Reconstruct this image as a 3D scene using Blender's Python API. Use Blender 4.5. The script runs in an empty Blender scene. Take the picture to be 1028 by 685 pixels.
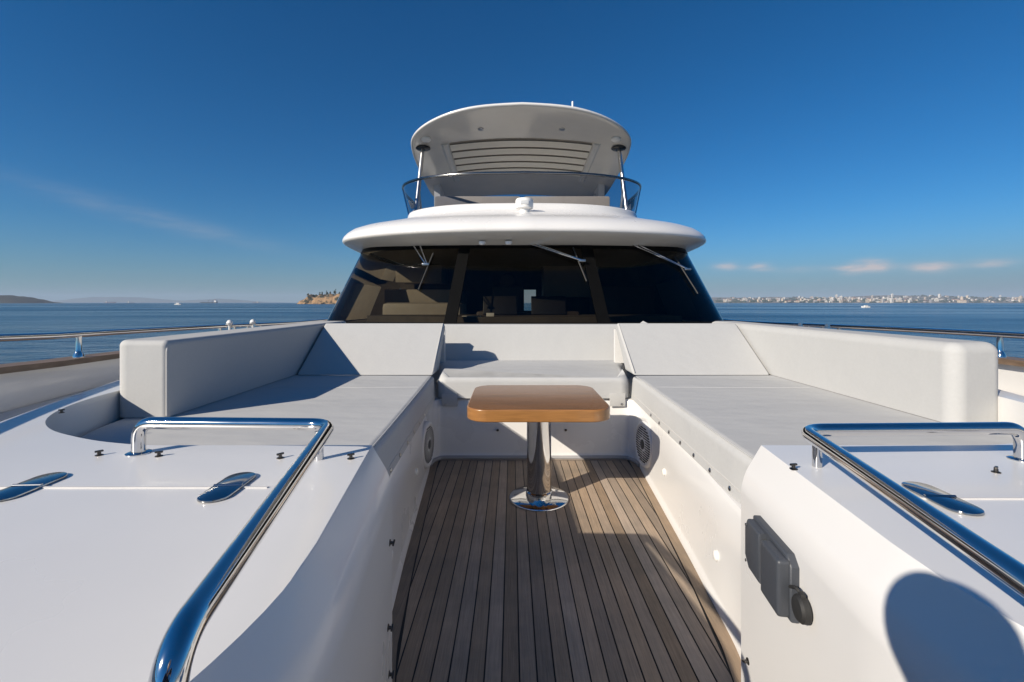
import bpy, bmesh, math, random
from mathutils import Vector, Matrix
R = math.radians
S = bpy.context.scene
COL = S.collection
random.seed(7)

# ------------------------------------------------------------------ camera, sky, sun, exposure
CAMX, CAMZ = -0.18, 1.30            # eye height above the teak, a little to port of the centreline
cam_d = bpy.data.cameras.new('camera'); cam = bpy.data.objects.new('camera', cam_d); COL.objects.link(cam)
cam.location = (CAMX, 0, CAMZ); cam.rotation_euler = (R(90), 0, 0)
cam_d.lens = 16; cam_d.sensor_width = 36; cam_d.shift_y = -0.0375
cam_d.clip_start = 0.02; cam_d.clip_end = 60000
S.camera = cam

SUN_DIR = Vector((-1.42, -1.22, 1.0)).normalized()      # towards the sun
ELEV = math.asin(SUN_DIR.z); AZ = math.atan2(SUN_DIR.x, SUN_DIR.y)
sun_d = bpy.data.lights.new('sun', 'SUN'); sun = bpy.data.objects.new('sun', sun_d); COL.objects.link(sun)
sun_d.energy = 5.0; sun_d.angle = R(0.5); sun_d.color = (1.0, 0.905, 0.77)
sun.rotation_euler = SUN_DIR.to_track_quat('Z', 'Y').to_euler()

W = bpy.data.worlds.new('World'); S.world = W; W.use_nodes = True
nt = W.node_tree; nt.nodes.clear()
def N(nt, t, **kw):
    n = nt.nodes.new(t)
    for k, v in kw.items():
        if k.startswith('i_'): n.inputs[k[2:].replace('_', ' ')].default_value = v
        else: setattr(n, k, v)
    return n
wo = N(nt, 'ShaderNodeOutputWorld'); bg = N(nt, 'ShaderNodeBackground'); bg.inputs['Strength'].default_value = 0.0525
sky = N(nt, 'ShaderNodeTexSky', sky_type='NISHITA', sun_disc=False)
sky.sun_elevation = ELEV; sky.sun_rotation = AZ
sky.air_density = 1.0; sky.dust_density = 0.1; sky.ozone_density = 2.5; sky.altitude = 0
nt.links.new(bg.outputs[0], wo.inputs[0])
# clouds: a long thin wisp and a row of small cumulus near the horizon, in world directions
tc = N(nt, 'ShaderNodeTexCoord'); sep = N(nt, 'ShaderNodeSeparateXYZ'); nt.links.new(tc.outputs['Generated'], sep.inputs[0])
def M(op, a, b=None, c=None, nt=nt):
    n = nt.nodes.new('ShaderNodeMath'); n.operation = op
    for i, v in enumerate((a, b, c)):
        if v is None: continue
        if isinstance(v, (int, float)): n.inputs[i].default_value = v
        else: nt.links.new(v, n.inputs[i])
    return n.outputs[0]
az = M('ARCTAN2', sep.outputs['X'], sep.outputs['Y']); el = M('ARCSINE', sep.outputs['Z'])
comb = N(nt, 'ShaderNodeCombineXYZ'); nt.links.new(M('MULTIPLY', az, 5.0), comb.inputs[0]); nt.links.new(M('MULTIPLY', el, 26.0), comb.inputs[1])
nz = N(nt, 'ShaderNodeTexNoise', i_Scale=2.2, i_Detail=6.0, i_Roughness=0.6); nt.links.new(comb.outputs[0], nz.inputs['Vector'])
def gauss(x, c, w): return M('EXPONENT', M('MULTIPLY', M('POWER', M('ABSOLUTE', M('DIVIDE', M('SUBTRACT', x, c), w)), 2.0), -1.0))
bank = N(nt, 'ShaderNodeMix', data_type='RGBA'); BANK = bank; bank.inputs[7].default_value = (2.6, 3.1, 4.0, 1)
nt.links.new(M('MULTIPLY', gauss(el, 0.0, 0.085), M('MULTIPLY_ADD', az, 0.22, 0.62)), BANK.inputs['Factor'])
# wisp: drops to the right
line = M('MULTIPLY_ADD', az, -0.20, 0.012)
wisp = M('MULTIPLY', M('MULTIPLY', gauss(M('SUBTRACT', el, line), 0.0, 0.016), gauss(az, -0.66, 0.16)), M('MULTIPLY', M('POWER', nz.outputs[0], 2.0), 0.62))
comb2 = N(nt, 'ShaderNodeCombineXYZ'); nt.links.new(M('MULTIPLY', az, 16.0), comb2.inputs[0]); nt.links.new(M('MULTIPLY', el, 60.0), comb2.inputs[1])
nz2 = N(nt, 'ShaderNodeTexNoise', i_Scale=1.3, i_Detail=5.0, i_Roughness=0.55); nt.links.new(comb2.outputs[0], nz2.inputs['Vector'])
puff = None
for (a, w, e, h, s) in ((0.640, 0.016, 0.059, 0.008, 0.55), (0.668, 0.020, 0.063, 0.010, 0.75), (0.743, 0.028, 0.058, 0.008, 0.55),
                        (0.50, 0.018, 0.068, 0.007, 0.55), (0.44, 0.022, 0.072, 0.008, 0.4), (0.81, 0.022, 0.06, 0.007, 0.35), (0.90, 0.03, 0.055, 0.007, 0.35), (0.60, 0.08, 0.062, 0.006, 0.15)):
    g = M('MULTIPLY', M('MULTIPLY', gauss(az, a, w), gauss(el, e, h)), s)
    puff = g if puff is None else M('ADD', puff, g)
puff = M('MULTIPLY', puff, M('MULTIPLY', M('POWER', nz2.outputs[0], 2.0), 4.2))
mx = N(nt, 'ShaderNodeMix', data_type='RGBA'); nt.links.new(M('MINIMUM', wisp, .5), mx.inputs['Factor'])
skm = N(nt, 'ShaderNodeMix', data_type='RGBA', blend_type='MULTIPLY'); skm.inputs['Factor'].default_value = 1.0; skm.inputs[7].default_value = (0.49, 0.90, 1.27, 1)
nt.links.new(sky.outputs[0], skm.inputs[6])
skc = N(nt, 'ShaderNodeHueSaturation', i_Saturation=1.12, i_Value=1.0, i_Hue=0.5); nt.links.new(skm.outputs[2], skc.inputs['Color']); nt.links.new(skc.outputs[0], bank.inputs[6]); nt.links.new(bank.outputs[2], mx.inputs[6]); mx.inputs[7].default_value = (6.4, 6.7, 7.2, 1)
mx2 = N(nt, 'ShaderNodeMix', data_type='RGBA'); nt.links.new(M('MINIMUM', puff, .85), mx2.inputs['Factor']); nt.links.new(mx.outputs[2], mx2.inputs[6]); mx2.inputs[7].default_value = (9.5, 8.3, 8.2, 1)
nt.links.new(mx2.outputs[2], bg.inputs['Color'])

S.view_settings.view_transform = 'Standard'; S.view_settings.look = 'None'
S.view_settings.exposure = 0.34; S.view_settings.gamma = 1.0; S.view_settings.use_curve_mapping = False
S.cycles.max_bounces = 8; S.cycles.transparent_max_bounces = 12; S.cycles.volume_bounces = 0
S.cycles.use_denoising = True

# ------------------------------------------------------------------ materials
def mat(name, col, rough=0.5, metal=0.0, bump=None, var=0.06, vscale=6.0, coat=0.0, spec=None, stretch=None, rvar=0.0):
    m = bpy.data.materials.new(name); m.use_nodes = True; t = m.node_tree
    b = t.nodes['Principled BSDF']
    b.inputs['Roughness'].default_value = rough; b.inputs['Metallic'].default_value = metal
    b.inputs['Coat Weight'].default_value = coat; b.inputs['Coat Roughness'].default_value = 0.06
    if spec is not None: b.inputs['Specular IOR Level'].default_value = spec
    c = N(t, 'ShaderNodeTexCoord'); mp = N(t, 'ShaderNodeMapping'); t.links.new(c.outputs['Object'], mp.inputs[0])
    if stretch: mp.inputs['Scale'].default_value = stretch
    n = N(t, 'ShaderNodeTexNoise', i_Scale=vscale, i_Detail=5.0); t.links.new(mp.outputs[0], n.inputs['Vector'])
    r = N(t, 'ShaderNodeValToRGB'); r.color_ramp.elements[0].position = 0.3; r.color_ramp.elements[1].position = 0.7
    r.color_ramp.elements[0].color = (*[x * (1 - var) for x in col], 1); r.color_ramp.elements[1].color = (*[min(1, x * (1 + var)) for x in col], 1)
    t.links.new(n.outputs[0], r.inputs[0]); t.links.new(r.outputs[0], b.inputs['Base Color'])
    if rvar:
        rr = N(t, 'ShaderNodeMapRange'); rr.inputs[3].default_value = rough - rvar; rr.inputs[4].default_value = rough + rvar
        t.links.new(n.outputs[0], rr.inputs[0]); t.links.new(rr.outputs[0], b.inputs['Roughness'])
    if bump:
        hs = None
        for (sc, st, stg) in bump:                      # (scale, strength, stretch)
            m2 = N(t, 'ShaderNodeMapping'); m2.inputs['Scale'].default_value = stg or (1, 1, 1); t.links.new(c.outputs['Object'], m2.inputs[0])
            q = N(t, 'ShaderNodeTexNoise', i_Scale=sc, i_Detail=3.0); t.links.new(m2.outputs[0], q.inputs['Vector'])
            h = M('MULTIPLY', q.outputs[0], st, nt=t); hs = h if hs is None else M('ADD', hs, h, nt=t)
        bp = N(t, 'ShaderNodeBump'); bp.inputs['Strength'].default_value = 1.0; bp.inputs['Distance'].default_value = 1.0
        t.links.new(hs, bp.inputs['Height']); t.links.new(bp.outputs[0], b.inputs['Normal'])
    return m
GEL = mat('white gelcoat', (0.70, 0.692, 0.68), 0.28, var=0.025, vscale=1.5, coat=0.2, rvar=0.04, bump=[(1.1, 0.004, None)])
GELG = mat('soft white moulding', (0.69, 0.68, 0.66), 0.4, var=0.02, vscale=3, rvar=0.05)
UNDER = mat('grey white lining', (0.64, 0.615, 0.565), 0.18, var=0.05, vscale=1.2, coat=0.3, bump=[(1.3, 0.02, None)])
FAB = mat('pale grey woven fabric', (0.465, 0.467, 0.462), 0.9, var=0.02, vscale=60, spec=0.15, stretch=(0.25, 1, 1),
          bump=[(1.6, 0.022, (0.8, 1.5, 1)), (6, 0.0025, (0.45, 1.4, 1)), (420, 0.0004, (1, 0.35, 1))])
FABS = mat('pale grey upright fabric', (0.445, 0.446, 0.440), 0.9, var=0.018, vscale=70, spec=0.15,
           bump=[(1.7, 0.014, None), (14, 0.0008, None), (380, 0.0004, (1, 1, 0.4))])
BEIGE = mat('beige vinyl', (0.42, 0.38, 0.33), 0.6, var=0.05)
CHROME = mat('polished steel', (0.66, 0.655, 0.65), 0.07, 1.0, var=0.03, vscale=14, rvar=0.02)
STEEL = mat('dull steel', (0.45, 0.45, 0.45), 0.28, 1.0, var=0.1, vscale=20)
HINGEM = mat('dark polished steel', (.42, .42, .42), .12, 1.0, var=.05)
RAILD = mat('dark rail steel', (.22, .22, .22), .2, 1.0, var=.05)
SATIN = mat('satin steel', (.72, .71, .69), .3, 1.0, var=.05)
BLACKM = mat('black metal', (0.02, 0.02, 0.022), 0.35, var=0.1)
BLACKR = mat('black rubber', (0.018, 0.018, 0.018), 0.65, var=0.15)
GREYP = mat('slate grey plastic', (0.05, 0.056, 0.068), 0.45, var=0.06, vscale=8, bump=[(300, 0.0006, None)])
WHITEP = mat('white plastic', (0.78, 0.77, 0.74), 0.4, var=0.02)
SPK = mat('speaker white', (0.66, 0.66, 0.66), 0.5, var=0.03)
DARKIN = mat('dark interior lining', (0.10, 0.085, 0.066), 0.6, var=0.15)
CREAMIN = mat('cream interior panel', (0.42, 0.38, 0.32), 0.5, var=0.06)
LEATH = mat('brown leather', (0.06, 0.045, 0.035), 0.5, var=0.12)
SLATM = mat('cream louvre', (0.74, 0.70, 0.61), 0.4, var=0.06, vscale=3, stretch=(0.3, 4, 1))
FRAMEB = mat('black window frame', (0.005, 0.005, 0.005), 0.35, var=0.1, spec=.06)
TEAKCAP = mat('weathered teak cap', (0.17, 0.115, 0.075), 0.55, var=0.3, vscale=9, stretch=(4, 0.4, 4))
HULL = mat('hull paint', (0.70, 0.69, 0.67), 0.25, var=0.02, coat=0.4)

def wood_mat():
    m = mat('varnished wood', (0.24, 0.10, 0.032), 0.25, coat=0.45, var=0.38, vscale=3.0, stretch=(0.7, 14, 6))
    b = m.node_tree.nodes['Principled BSDF']; b.inputs['Coat Roughness'].default_value = 0.12
    return m
WOOD = wood_mat()
WOODE = mat('light wood edge', (0.31, 0.145, 0.045), 0.3, coat=0.5, var=0.16, vscale=4, stretch=(2, 2, 25))

def teak_mat():
    m = mat('weathered teak', (0.345, 0.275, 0.208), 0.68, var=0.14, vscale=5, stretch=(30, 1.0, 1), spec=0.3,
            bump=[(260, 0.0012, (1, 0.05, 1))])
    t = m.node_tree; b = t.nodes['Principled BSDF']
    src = b.inputs['Base Color'].links[0].from_socket
    g = N(t, 'ShaderNodeNewGeometry'); hs = N(t, 'ShaderNodeHueSaturation')
    mr = N(t, 'ShaderNodeMapRange'); mr.inputs[3].default_value = 0.74; mr.inputs[4].default_value = 1.22
    t.links.new(g.outputs['Random Per Island'], mr.inputs[0]); t.links.new(mr.outputs[0], hs.inputs['Value'])
    mr2 = N(t, 'ShaderNodeMapRange'); mr2.inputs[3].default_value = 0.75; mr2.inputs[4].default_value = 1.15
    t.links.new(M('FRACT', M('MULTIPLY', g.outputs['Random Per Island'], 7.3, nt=t), nt=t), mr2.inputs[0]); t.links.new(mr2.outputs[0], hs.inputs['Saturation'])
    c = N(t, 'ShaderNodeTexCoord'); n2 = N(t, 'ShaderNodeTexNoise', i_Scale=1.6, i_Detail=6.0, i_Roughness=0.65); t.links.new(c.outputs['Object'], n2.inputs['Vector'])
    mm = N(t, 'ShaderNodeMix', data_type='RGBA', blend_type='MULTIPLY'); mm.inputs['Factor'].default_value = 1.0
    rr = N(t, 'ShaderNodeValToRGB'); rr.color_ramp.elements[0].position = 0.33; rr.color_ramp.elements[1].position = 0.62
    rr.color_ramp.elements[0].color = (0.66, 0.68, 0.70, 1); rr.color_ramp.elements[1].color = (1.08, 1.02, 0.97, 1)
    t.links.new(n2.outputs[0], rr.inputs[0]); t.links.new(src, hs.inputs['Color'])
    t.links.new(hs.outputs[0], mm.inputs[6]); t.links.new(rr.outputs[0], mm.inputs[7]); t.links.new(mm.outputs[2], b.inputs['Base Color'])
    return m
TEAK = teak_mat()

def glass_mat(name, tint, refl=1.0, ior=1.5, rough=0.0):
    m = bpy.data.materials.new(name); m.use_nodes = True; t = m.node_tree; t.nodes.clear()
    o = N(t, 'ShaderNodeOutputMaterial'); tr = N(t, 'ShaderNodeBsdfTransparent'); tr.inputs[0].default_value = (*tint, 1)
    gl = N(t, 'ShaderNodeBsdfGlossy'); gl.inputs['Roughness'].default_value = rough; gl.inputs[0].default_value = (refl, refl, refl, 1)
    f = N(t, 'ShaderNodeFresnel', i_IOR=ior); mxs = N(t, 'ShaderNodeMixShader')
    c = N(t, 'ShaderNodeTexCoord'); q = N(t, 'ShaderNodeTexNoise', i_Scale=0.9, i_Detail=1.0); t.links.new(c.outputs['Object'], q.inputs['Vector'])
    bp = N(t, 'ShaderNodeBump'); bp.inputs['Distance'].default_value = 0.006; t.links.new(q.outputs[0], bp.inputs['Height'])
    t.links.new(bp.outputs[0], gl.inputs['Normal'])
    t.links.new(f.outputs[0], mxs.inputs[0]); t.links.new(tr.outputs[0], mxs.inputs[1]); t.links.new(gl.outputs[0], mxs.inputs[2]); t.links.new(mxs.outputs[0], o.inputs[0])
    return m
GLASS = glass_mat('dark tinted windscreen glass', (0.45, 0.43, 0.375), 0.9, 1.36)
ACRYL = glass_mat('smoky acrylic', (0.50, 0.52, 0.57), 0.9, 1.25)

# ------------------------------------------------------------------ mesh helpers
def obj(name, bm, m, parent=None, loc=None, smooth=True, angle=40, weighted=False):
    """bmesh in scene coordinates -> one mesh object; loc gives its origin"""
    me = bpy.data.meshes.new(name)
    base = Vector((0, 0, 0))
    if parent is not None: base = wloc(parent)
    o_loc = Vector(loc) if loc is not None else base
    bmesh.ops.translate(bm, verts=bm.verts, vec=-o_loc)
    bmesh.ops.recalc_face_normals(bm, faces=bm.faces)
    bm.to_mesh(me); bm.free()
    ms = m if isinstance(m, (list, tuple)) else [m]
    for x in ms: me.materials.append(x)
    if smooth:
        for p in me.polygons: p.use_smooth = True
        me.set_sharp_from_angle(angle=R(angle))
    o = bpy.data.objects.new(name, me); COL.objects.link(o)
    if parent is not None: o.parent = parent; o.location = o_loc - base
    else: o.location = o_loc
    if weighted:
        w = o.modifiers.new('normals', 'WEIGHTED_NORMAL'); w.keep_sharp = True
    return o
def wloc(o):
    v = Vector(o.location); p = o.parent
    while p: v += p.location; p = p.parent
    return v
def thing(name, label, cat, loc=(0, 0, 0), group=None, kind=None):
    o = bpy.data.objects.new(name, None); COL.objects.link(o); o.location = loc; o.empty_display_size = 0.2
    return tag(o, label, cat, group, kind)
def tag(o, label=None, cat=None, group=None, kind=None):
    if label: o['label'] = label
    if cat: o['category'] = cat
    if group: o['group'] = group
    if kind: o['kind'] = kind
    return o
def dup(o, loc, parent=None, rot=None):
    """copy of an object and all its descendants"""
    c = o.copy(); COL.objects.link(c); c.location = loc; c.parent = parent
    if rot is not None: c.rotation_euler = rot
    def rec(a, b):
        for ch in list(a.children):
            d = ch.copy(); COL.objects.link(d); d.parent = b; rec(ch, d)
    rec(o, c)
    return c
def loft(rows, bm=None, closed=False, cap=False):
    bm = bm or bmesh.new()
    V = [[bm.verts.new(p) for p in r] for r in rows]
    n = len(V[0])
    for a, b in zip(V[:-1], V[1:]):
        for i in range(n if closed else n - 1):
            j = (i + 1) % n
            try: bm.faces.new((a[i], a[j], b[j], b[i]))
            except ValueError: pass
    if cap:
        bm.faces.new(V[0]); bm.faces.new(list(reversed(V[-1])))
    return bm
def tube(pts, r, bm=None, seg=14, closed=False, rings_r=None):
    bm = bm or bmesh.new()
    P = [Vector(p) for p in pts]; n = len(P); rows = []
    up = None
    for i, p in enumerate(P):
        if closed: d = (P[(i + 1) % n] - P[i - 1]).normalized()
        else: d = (P[min(i + 1, n - 1)] - P[max(i - 1, 0)]).normalized()
        if up is None:
            up = Vector((0, 0, 1)) if abs(d.z) < 0.9 else Vector((1, 0, 0))
        u = (up - d * up.dot(d)).normalized(); v = d.cross(u); up = u
        rr = rings_r[i] if rings_r else r
        rows.append([p + (u * math.cos(2 * math.pi * k / seg) + v * math.sin(2 * math.pi * k / seg)) * rr for k in range(seg)])
    if closed: rows.append(rows[0])
    return loft(rows, bm, closed=True, cap=not closed)
def lathe(prof, c, axis='Z', seg=28, bm=None, rot=None):
    """prof: (radius, height) list"""
    bm = bm or bmesh.new(); rows = []
    Mx = rot if rot is not None else Matrix.Identity(3)
    for r, h in prof:
        rows.append([Vector(c) + Mx @ Vector((r * math.cos(2 * math.pi * k / seg), r * math.sin(2 * math.pi * k / seg), h)) for k in range(seg)])
    return loft(rows, bm, closed=True, cap=True)
def rotto(d): return Vector(d).to_track_quat('Z', 'Y').to_matrix()
def box(c, s, bm=None, bev=0.0, seg=2, rot=None):
    b = bmesh.new(); bmesh.ops.create_cube(b, size=1.0)
    bmesh.ops.scale(b, verts=b.verts, vec=s)
    if bev: bmesh.ops.bevel(b, geom=list(b.edges), offset=bev, segments=seg, profile=0.6, affect='EDGES')
    if rot is not None: bmesh.ops.rotate(b, verts=b.verts, cent=(0, 0, 0), matrix=rot)
    bmesh.ops.translate(b, verts=b.verts, vec=c)
    return join(bm, b)
def join(bm, b):
    if bm is None: return b
    me = bpy.data.meshes.new('tmp'); b.to_mesh(me); b.free(); bm.from_mesh(me); bpy.data.meshes.remove(me); return bm
def prism(poly, z0, z1):
    bm = bmesh.new()
    lo = [bm.verts.new((x, y, z0)) for x, y in poly]; hi = [bm.verts.new((x, y, z1)) for x, y in poly]
    n = len(poly); bm.faces.new(hi); bm.faces.new(list(reversed(lo)))
    for i in range(n): bm.faces.new((lo[i], lo[(i + 1) % n], hi[(i + 1) % n], hi[i]))
    bm.normal_update()
    return bm
def bevel_where(bm, fn, off, seg=4, profile=0.5):
    es = [e for e in bm.edges if fn((e.verts[0].co + e.verts[1].co) / 2, e)]
    if es: bmesh.ops.bevel(bm, geom=es, offset=off, segments=seg, profile=profile, affect='EDGES', clamp_overlap=True)
    return bm
def crom(pts, n=8):
    """Catmull-Rom through pts"""
    P = [Vector(p) for p in pts]; out = []
    for i in range(len(P) - 1):
        p0 = P[i - 1] if i else P[0] * 2 - P[1]; p1, p2 = P[i], P[i + 1]; p3 = P[i + 2] if i + 2 < len(P) else P[-1] * 2 - P[-2]
        for k in range(n):
            t = k / n
            out.append(0.5 * ((2 * p1) + (p2 - p0) * t + (2 * p0 - 5 * p1 + 4 * p2 - p3) * t * t + (3 * p1 - p0 - 3 * p2 + p3) * t ** 3))
    out.append(P[-1]); return out
def mirror(half):                  # half: list of (x, y) from the centreline outwards -> full left..right list
    return [Vector((-p.x, p.y)) for p in reversed(half[1:])] + list(half)
def fillet(pts, r, n=8):
    """round the inner corners of a 3-D polyline"""
    P = [Vector(p) for p in pts]; out = [P[0]]
    for i in range(1, len(P) - 1):
        a = (P[i - 1] - P[i]); b = (P[i + 1] - P[i]); rr = min(r, a.length * 0.49, b.length * 0.49)
        a.normalize(); b.normalize(); s, e = P[i] + a * rr, P[i] + b * rr
        for k in range(n + 1):
            t = k / n; out.append((1 - t) ** 2 * s + 2 * t * (1 - t) * P[i] + t * t * e)
    out.append(P[-1]); return out
def lerp(a, b, t): return a + (b - a) * t
def interp(tab, y):
    if y <= tab[0][0]: return tab[0][1]
    for (a, va), (b, vb) in zip(tab[:-1], tab[1:]):
        if y <= b: return va + (vb - va) * (y - a) / (b - a)
    return tab[-1][1]

# ------------------------------------------------------------------ sea, far land
SEA = -2.2
def sea_mat():
    m = bpy.data.materials.new('sea water'); m.use_nodes = True; t = m.node_tree; b = t.nodes['Principled BSDF']
    b.inputs['Base Color'].default_value = (0.012, 0.042, 0.082, 1); b.inputs['IOR'].default_value = 1.33
    c = N(t, 'ShaderNodeTexCoord'); hs = None
    wp = N(t, 'ShaderNodeMapping'); wp.inputs['Scale'].default_value = (.3, 1, 1); t.links.new(c.outputs['Object'], wp.inputs[0])      # wind patches
    wn = N(t, 'ShaderNodeTexNoise', i_Scale=.012, i_Detail=5.0); t.links.new(wp.outputs[0], wn.inputs['Vector'])
    wr = N(t, 'ShaderNodeMapRange'); wr.inputs[1].default_value = .35; wr.inputs[2].default_value = .65; wr.inputs[3].default_value = .07; wr.inputs[4].default_value = .36
    t.links.new(wn.outputs[0], wr.inputs[0]); t.links.new(wr.outputs[0], b.inputs['Roughness'])
    for sc, st, sx in ((0.05, 1.6, (0.5, 1.0, 1)), (0.35, 0.5, (0.6, 1, 1)), (1.7, 0.13, (0.7, 1, 1)), (6.0, 0.03, (1, 1, 1))):
        mp = N(t, 'ShaderNodeMapping'); mp.inputs['Scale'].default_value = sx; mp.inputs['Rotation'].default_value = (0, 0, 0.4); t.links.new(c.outputs['Object'], mp.inputs[0])
        q = N(t, 'ShaderNodeTexNoise', i_Scale=sc, i_Detail=3.0); t.links.new(mp.outputs[0], q.inputs['Vector'])
        h = M('MULTIPLY', q.outputs[0], st, nt=t); hs = h if hs is None else M('ADD', hs, h, nt=t)
    bp = N(t, 'ShaderNodeBump'); bp.inputs['Distance'].default_value = 1.0; t.links.new(hs, bp.inputs['Height']); t.links.new(bp.outputs[0], b.inputs['Normal'])
    return m
bm = bmesh.new(); bmesh.ops.create_grid(bm, x_segments=40, y_segments=40, size=14000)
bmesh.ops.translate(bm, verts=bm.verts, vec=(0, 0, SEA))
tag(obj('sea', bm, sea_mat(), smooth=False), 'calm dark blue sea reaching the horizon', 'sea', kind='structure')

ROCK = mat('ochre rock', (0.25, 0.155, 0.085), 0.9, var=0.85, vscale=0.09, bump=[(0.1, 4, None)])
SCRUB = mat('dark scrub', (0.018, 0.016, 0.011), 0.95, var=0.6, vscale=0.05, bump=[(0.12, 3, None)])
HILLM = mat('far hill', (0.07, 0.085, 0.07), 1.0, var=0.2, vscale=0.002)
LEAF = mat('far foliage', (0.03, 0.045, 0.022), 0.9, var=0.5, vscale=0.2)
BARK = mat('bark', (0.10, 0.07, 0.045), 0.9)

def noise2(x, y, seed=0):
    from mathutils import noise
    return noise.noise(Vector((x, y, seed * 7.7)))
def hill_mesh(x0, x1, y0, y1, hf, nx=60, ny=16):
    rows = []
    for j in range(ny + 1):
        y = lerp(y0, y1, j / ny); rows.append([(lerp(x0, x1, i / nx), y, SEA - 1 + hf(i / nx, j / ny, lerp(x0, x1, i / nx), y)) for i in range(nx + 1)])
    return loft(rows)
# rocky islet off the port bow with trees on top
ISY = 1200.0
def rock_h(u, v, x, y):
    prof = interp(((0, 0), (0.03, 8), (0.10, 16), (0.16, 26), (0.22, 17), (0.30, 25), (0.38, 24), (0.55, 27), (0.75, 27), (0.9, 18), (1, 0)), u)
    e = min(1, v / 0.10) * min(1, (1 - v) / 0.15)
    return max(0, prof * e ** 0.5 * 1.0 + 4.5 * noise2(x / 13, y / 13) * min(1, prof / 10) + 2.5 * noise2(x / 5, y / 5, 2) * min(1, prof / 10)) 
_r = [n for n in ROCK.node_tree.nodes if n.type == 'VALTORGB'][0].color_ramp; _r.elements[0].position = .42; _r.elements[0].color = (.028, .03, .018, 1); _r.elements[1].position = .55; _r.elements[1].color = (.33, .20, .10, 1)
isl = obj('islet', hill_mesh(-572, -380, ISY, ISY + 120, rock_h, 90, 24), ROCK, smooth=True, angle=25)
tag(isl, 'ochre rocky islet with trees along its flat top', 'islet', kind='structure')
def crown_bm(c, h, w, n, seed):
    rng = random.Random(seed); bm = bmesh.new()
    for k in range(n):
        t = rng.random(); a = rng.random() * 6.283; rad = w * (0.25 + 0.75 * rng.random()) * (1 - 0.75 * t)
        p = Vector((c[0] + rad * math.cos(a), c[1] + rad * math.sin(a), c[2] + h * (0.18 + 0.82 * t)))
        b = bmesh.new(); bmesh.ops.create_icosphere(b, subdivisions=1, radius=w * (0.28 + 0.2 * rng.random()), matrix=Matrix.Translation(p)); bm = join(bm, b)
    for v in bm.verts: v.co += Vector((rng.uniform(-1, 1), rng.uniform(-1, 1), rng.uniform(-1, 1))) * w * 0.1
    return bm
tr_specs = [(-549, 24, 5, 4), (-543, 20, 7, 5), (-536, 16, 8, 6), (-529, 17, 9, 6), (-521, 24, 8, 2.6), (-516, 24, 10, 2.4), (-510, 25, 9, 3.5), (-503, 26, 12, 2.6), (-497, 26, 7, 4.5), (-490, 26, 9, 4), (-483, 27, 10, 5), (-476, 27, 14, 3.2), (-468, 26, 8, 3.5), (-460, 26, 7, 4), (-452, 26, 12, 3.2), (-445, 25, 10, 4)]
rng = random.Random(3)
for i, (x, z, h, w) in enumerate(tr_specs):
    y = ISY + 22 + rng.random() * 14; z += SEA - 1.5
    slim = h / w > 2.6
    t = thing('pine_tree', 'slim dark tree standing on the rocky islet' if slim else 'round dark tree growing on the rocky islet', 'tree', (x, y, z), 'slim trees on the rocky islet' if slim else 'round trees on the rocky islet')
    obj('crown', crown_bm((x, y, z), h, w * 0.8, 16, i), LEAF, t, smooth=False)
    obj('trunk', tube([(x, y, z - 3), (x, y, z + h * 0.5)], 0.4, seg=6), BARK, t)
# dark islet at the far left
def dark_h(u, v, x, y):
    prof = interp(((0, 0), (0.1, 30), (0.3, 44), (0.6, 46), (0.8, 34), (0.95, 10), (1, 0)), u)
    return max(0, prof * min(1, v / 0.3) ** 0.6 * min(1, (1 - v) / 0.3) + 4 * noise2(x / 30, y / 30))
tag(obj('low_islet', hill_mesh(-3300, -2690, 2500, 2760, dark_h, 60, 14), SCRUB, angle=30), 'low dark scrub covered islet off the port side', 'islet', kind='structure')
def far_h(u, v, x, y):
    prof = 150 * math.exp(-((u - 0.36) / 0.2) ** 2) + 105 * math.exp(-((u - 0.75) / 0.13) ** 2) + 60 * math.exp(-((u - 0.2) / 0.1) ** 2)
    return max(0, (prof + 14 * noise2(x / 300, y / 300)) * math.sin(math.pi * v)) 
tag(obj('far_hills', hill_mesh(-12900, -6200, 11600, 13200, far_h, 80, 10), HILLM), 'pale blue hills fading in haze on the horizon', 'hills', kind='structure')
# the town on the starboard shore
TX0, TX1, TY = 1850.0, 6400.0, 4200.0
def town_h(x, y):
    t = (y - TY) / 2600
    return max(0.0, 4 + 62 * max(0, min(1, t)) ** 0.8 + 55 * max(0, t) * (math.exp(-((x - 3100) / 500) ** 2) * 0.3 + math.exp(-((x - 5600) / 800) ** 2) * 0.9 + math.exp(-((x - 3900) / 260) ** 2) * 0.4) + 6 * noise2(x / 240, y / 240))
def th(u, v, x, y): return 0 if v == 0 or u == 0 else (town_h(x, y) if v < 1 else 0)
COAST = mat('built up slope', (0.16, 0.14, 0.11), 0.95, var=0.7, vscale=0.012)
tag(obj('coast_slope', hill_mesh(TX0, TX1, TY - 10, TY + 2700, th, 110, 30), COAST), 'gentle coastal slope the town stands on', 'hillside', kind='structure')
bm_ = {}
BW = [mat('pale town wall', (0.62, 0.58, 0.52), 0.85, var=0.08, vscale=0.1), mat('cream town wall', (0.52, 0.43, 0.33), 0.85, var=0.08, vscale=0.1), mat('grey town wall', (0.36, 0.34, 0.33), 0.85, var=0.08, vscale=0.1)]
TILE = mat('terracotta roof', (0.28, 0.11, 0.06), 0.85, var=0.1)
DWIN = mat('dark window strip', (0.05, 0.055, 0.06), 0.3)
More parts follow.
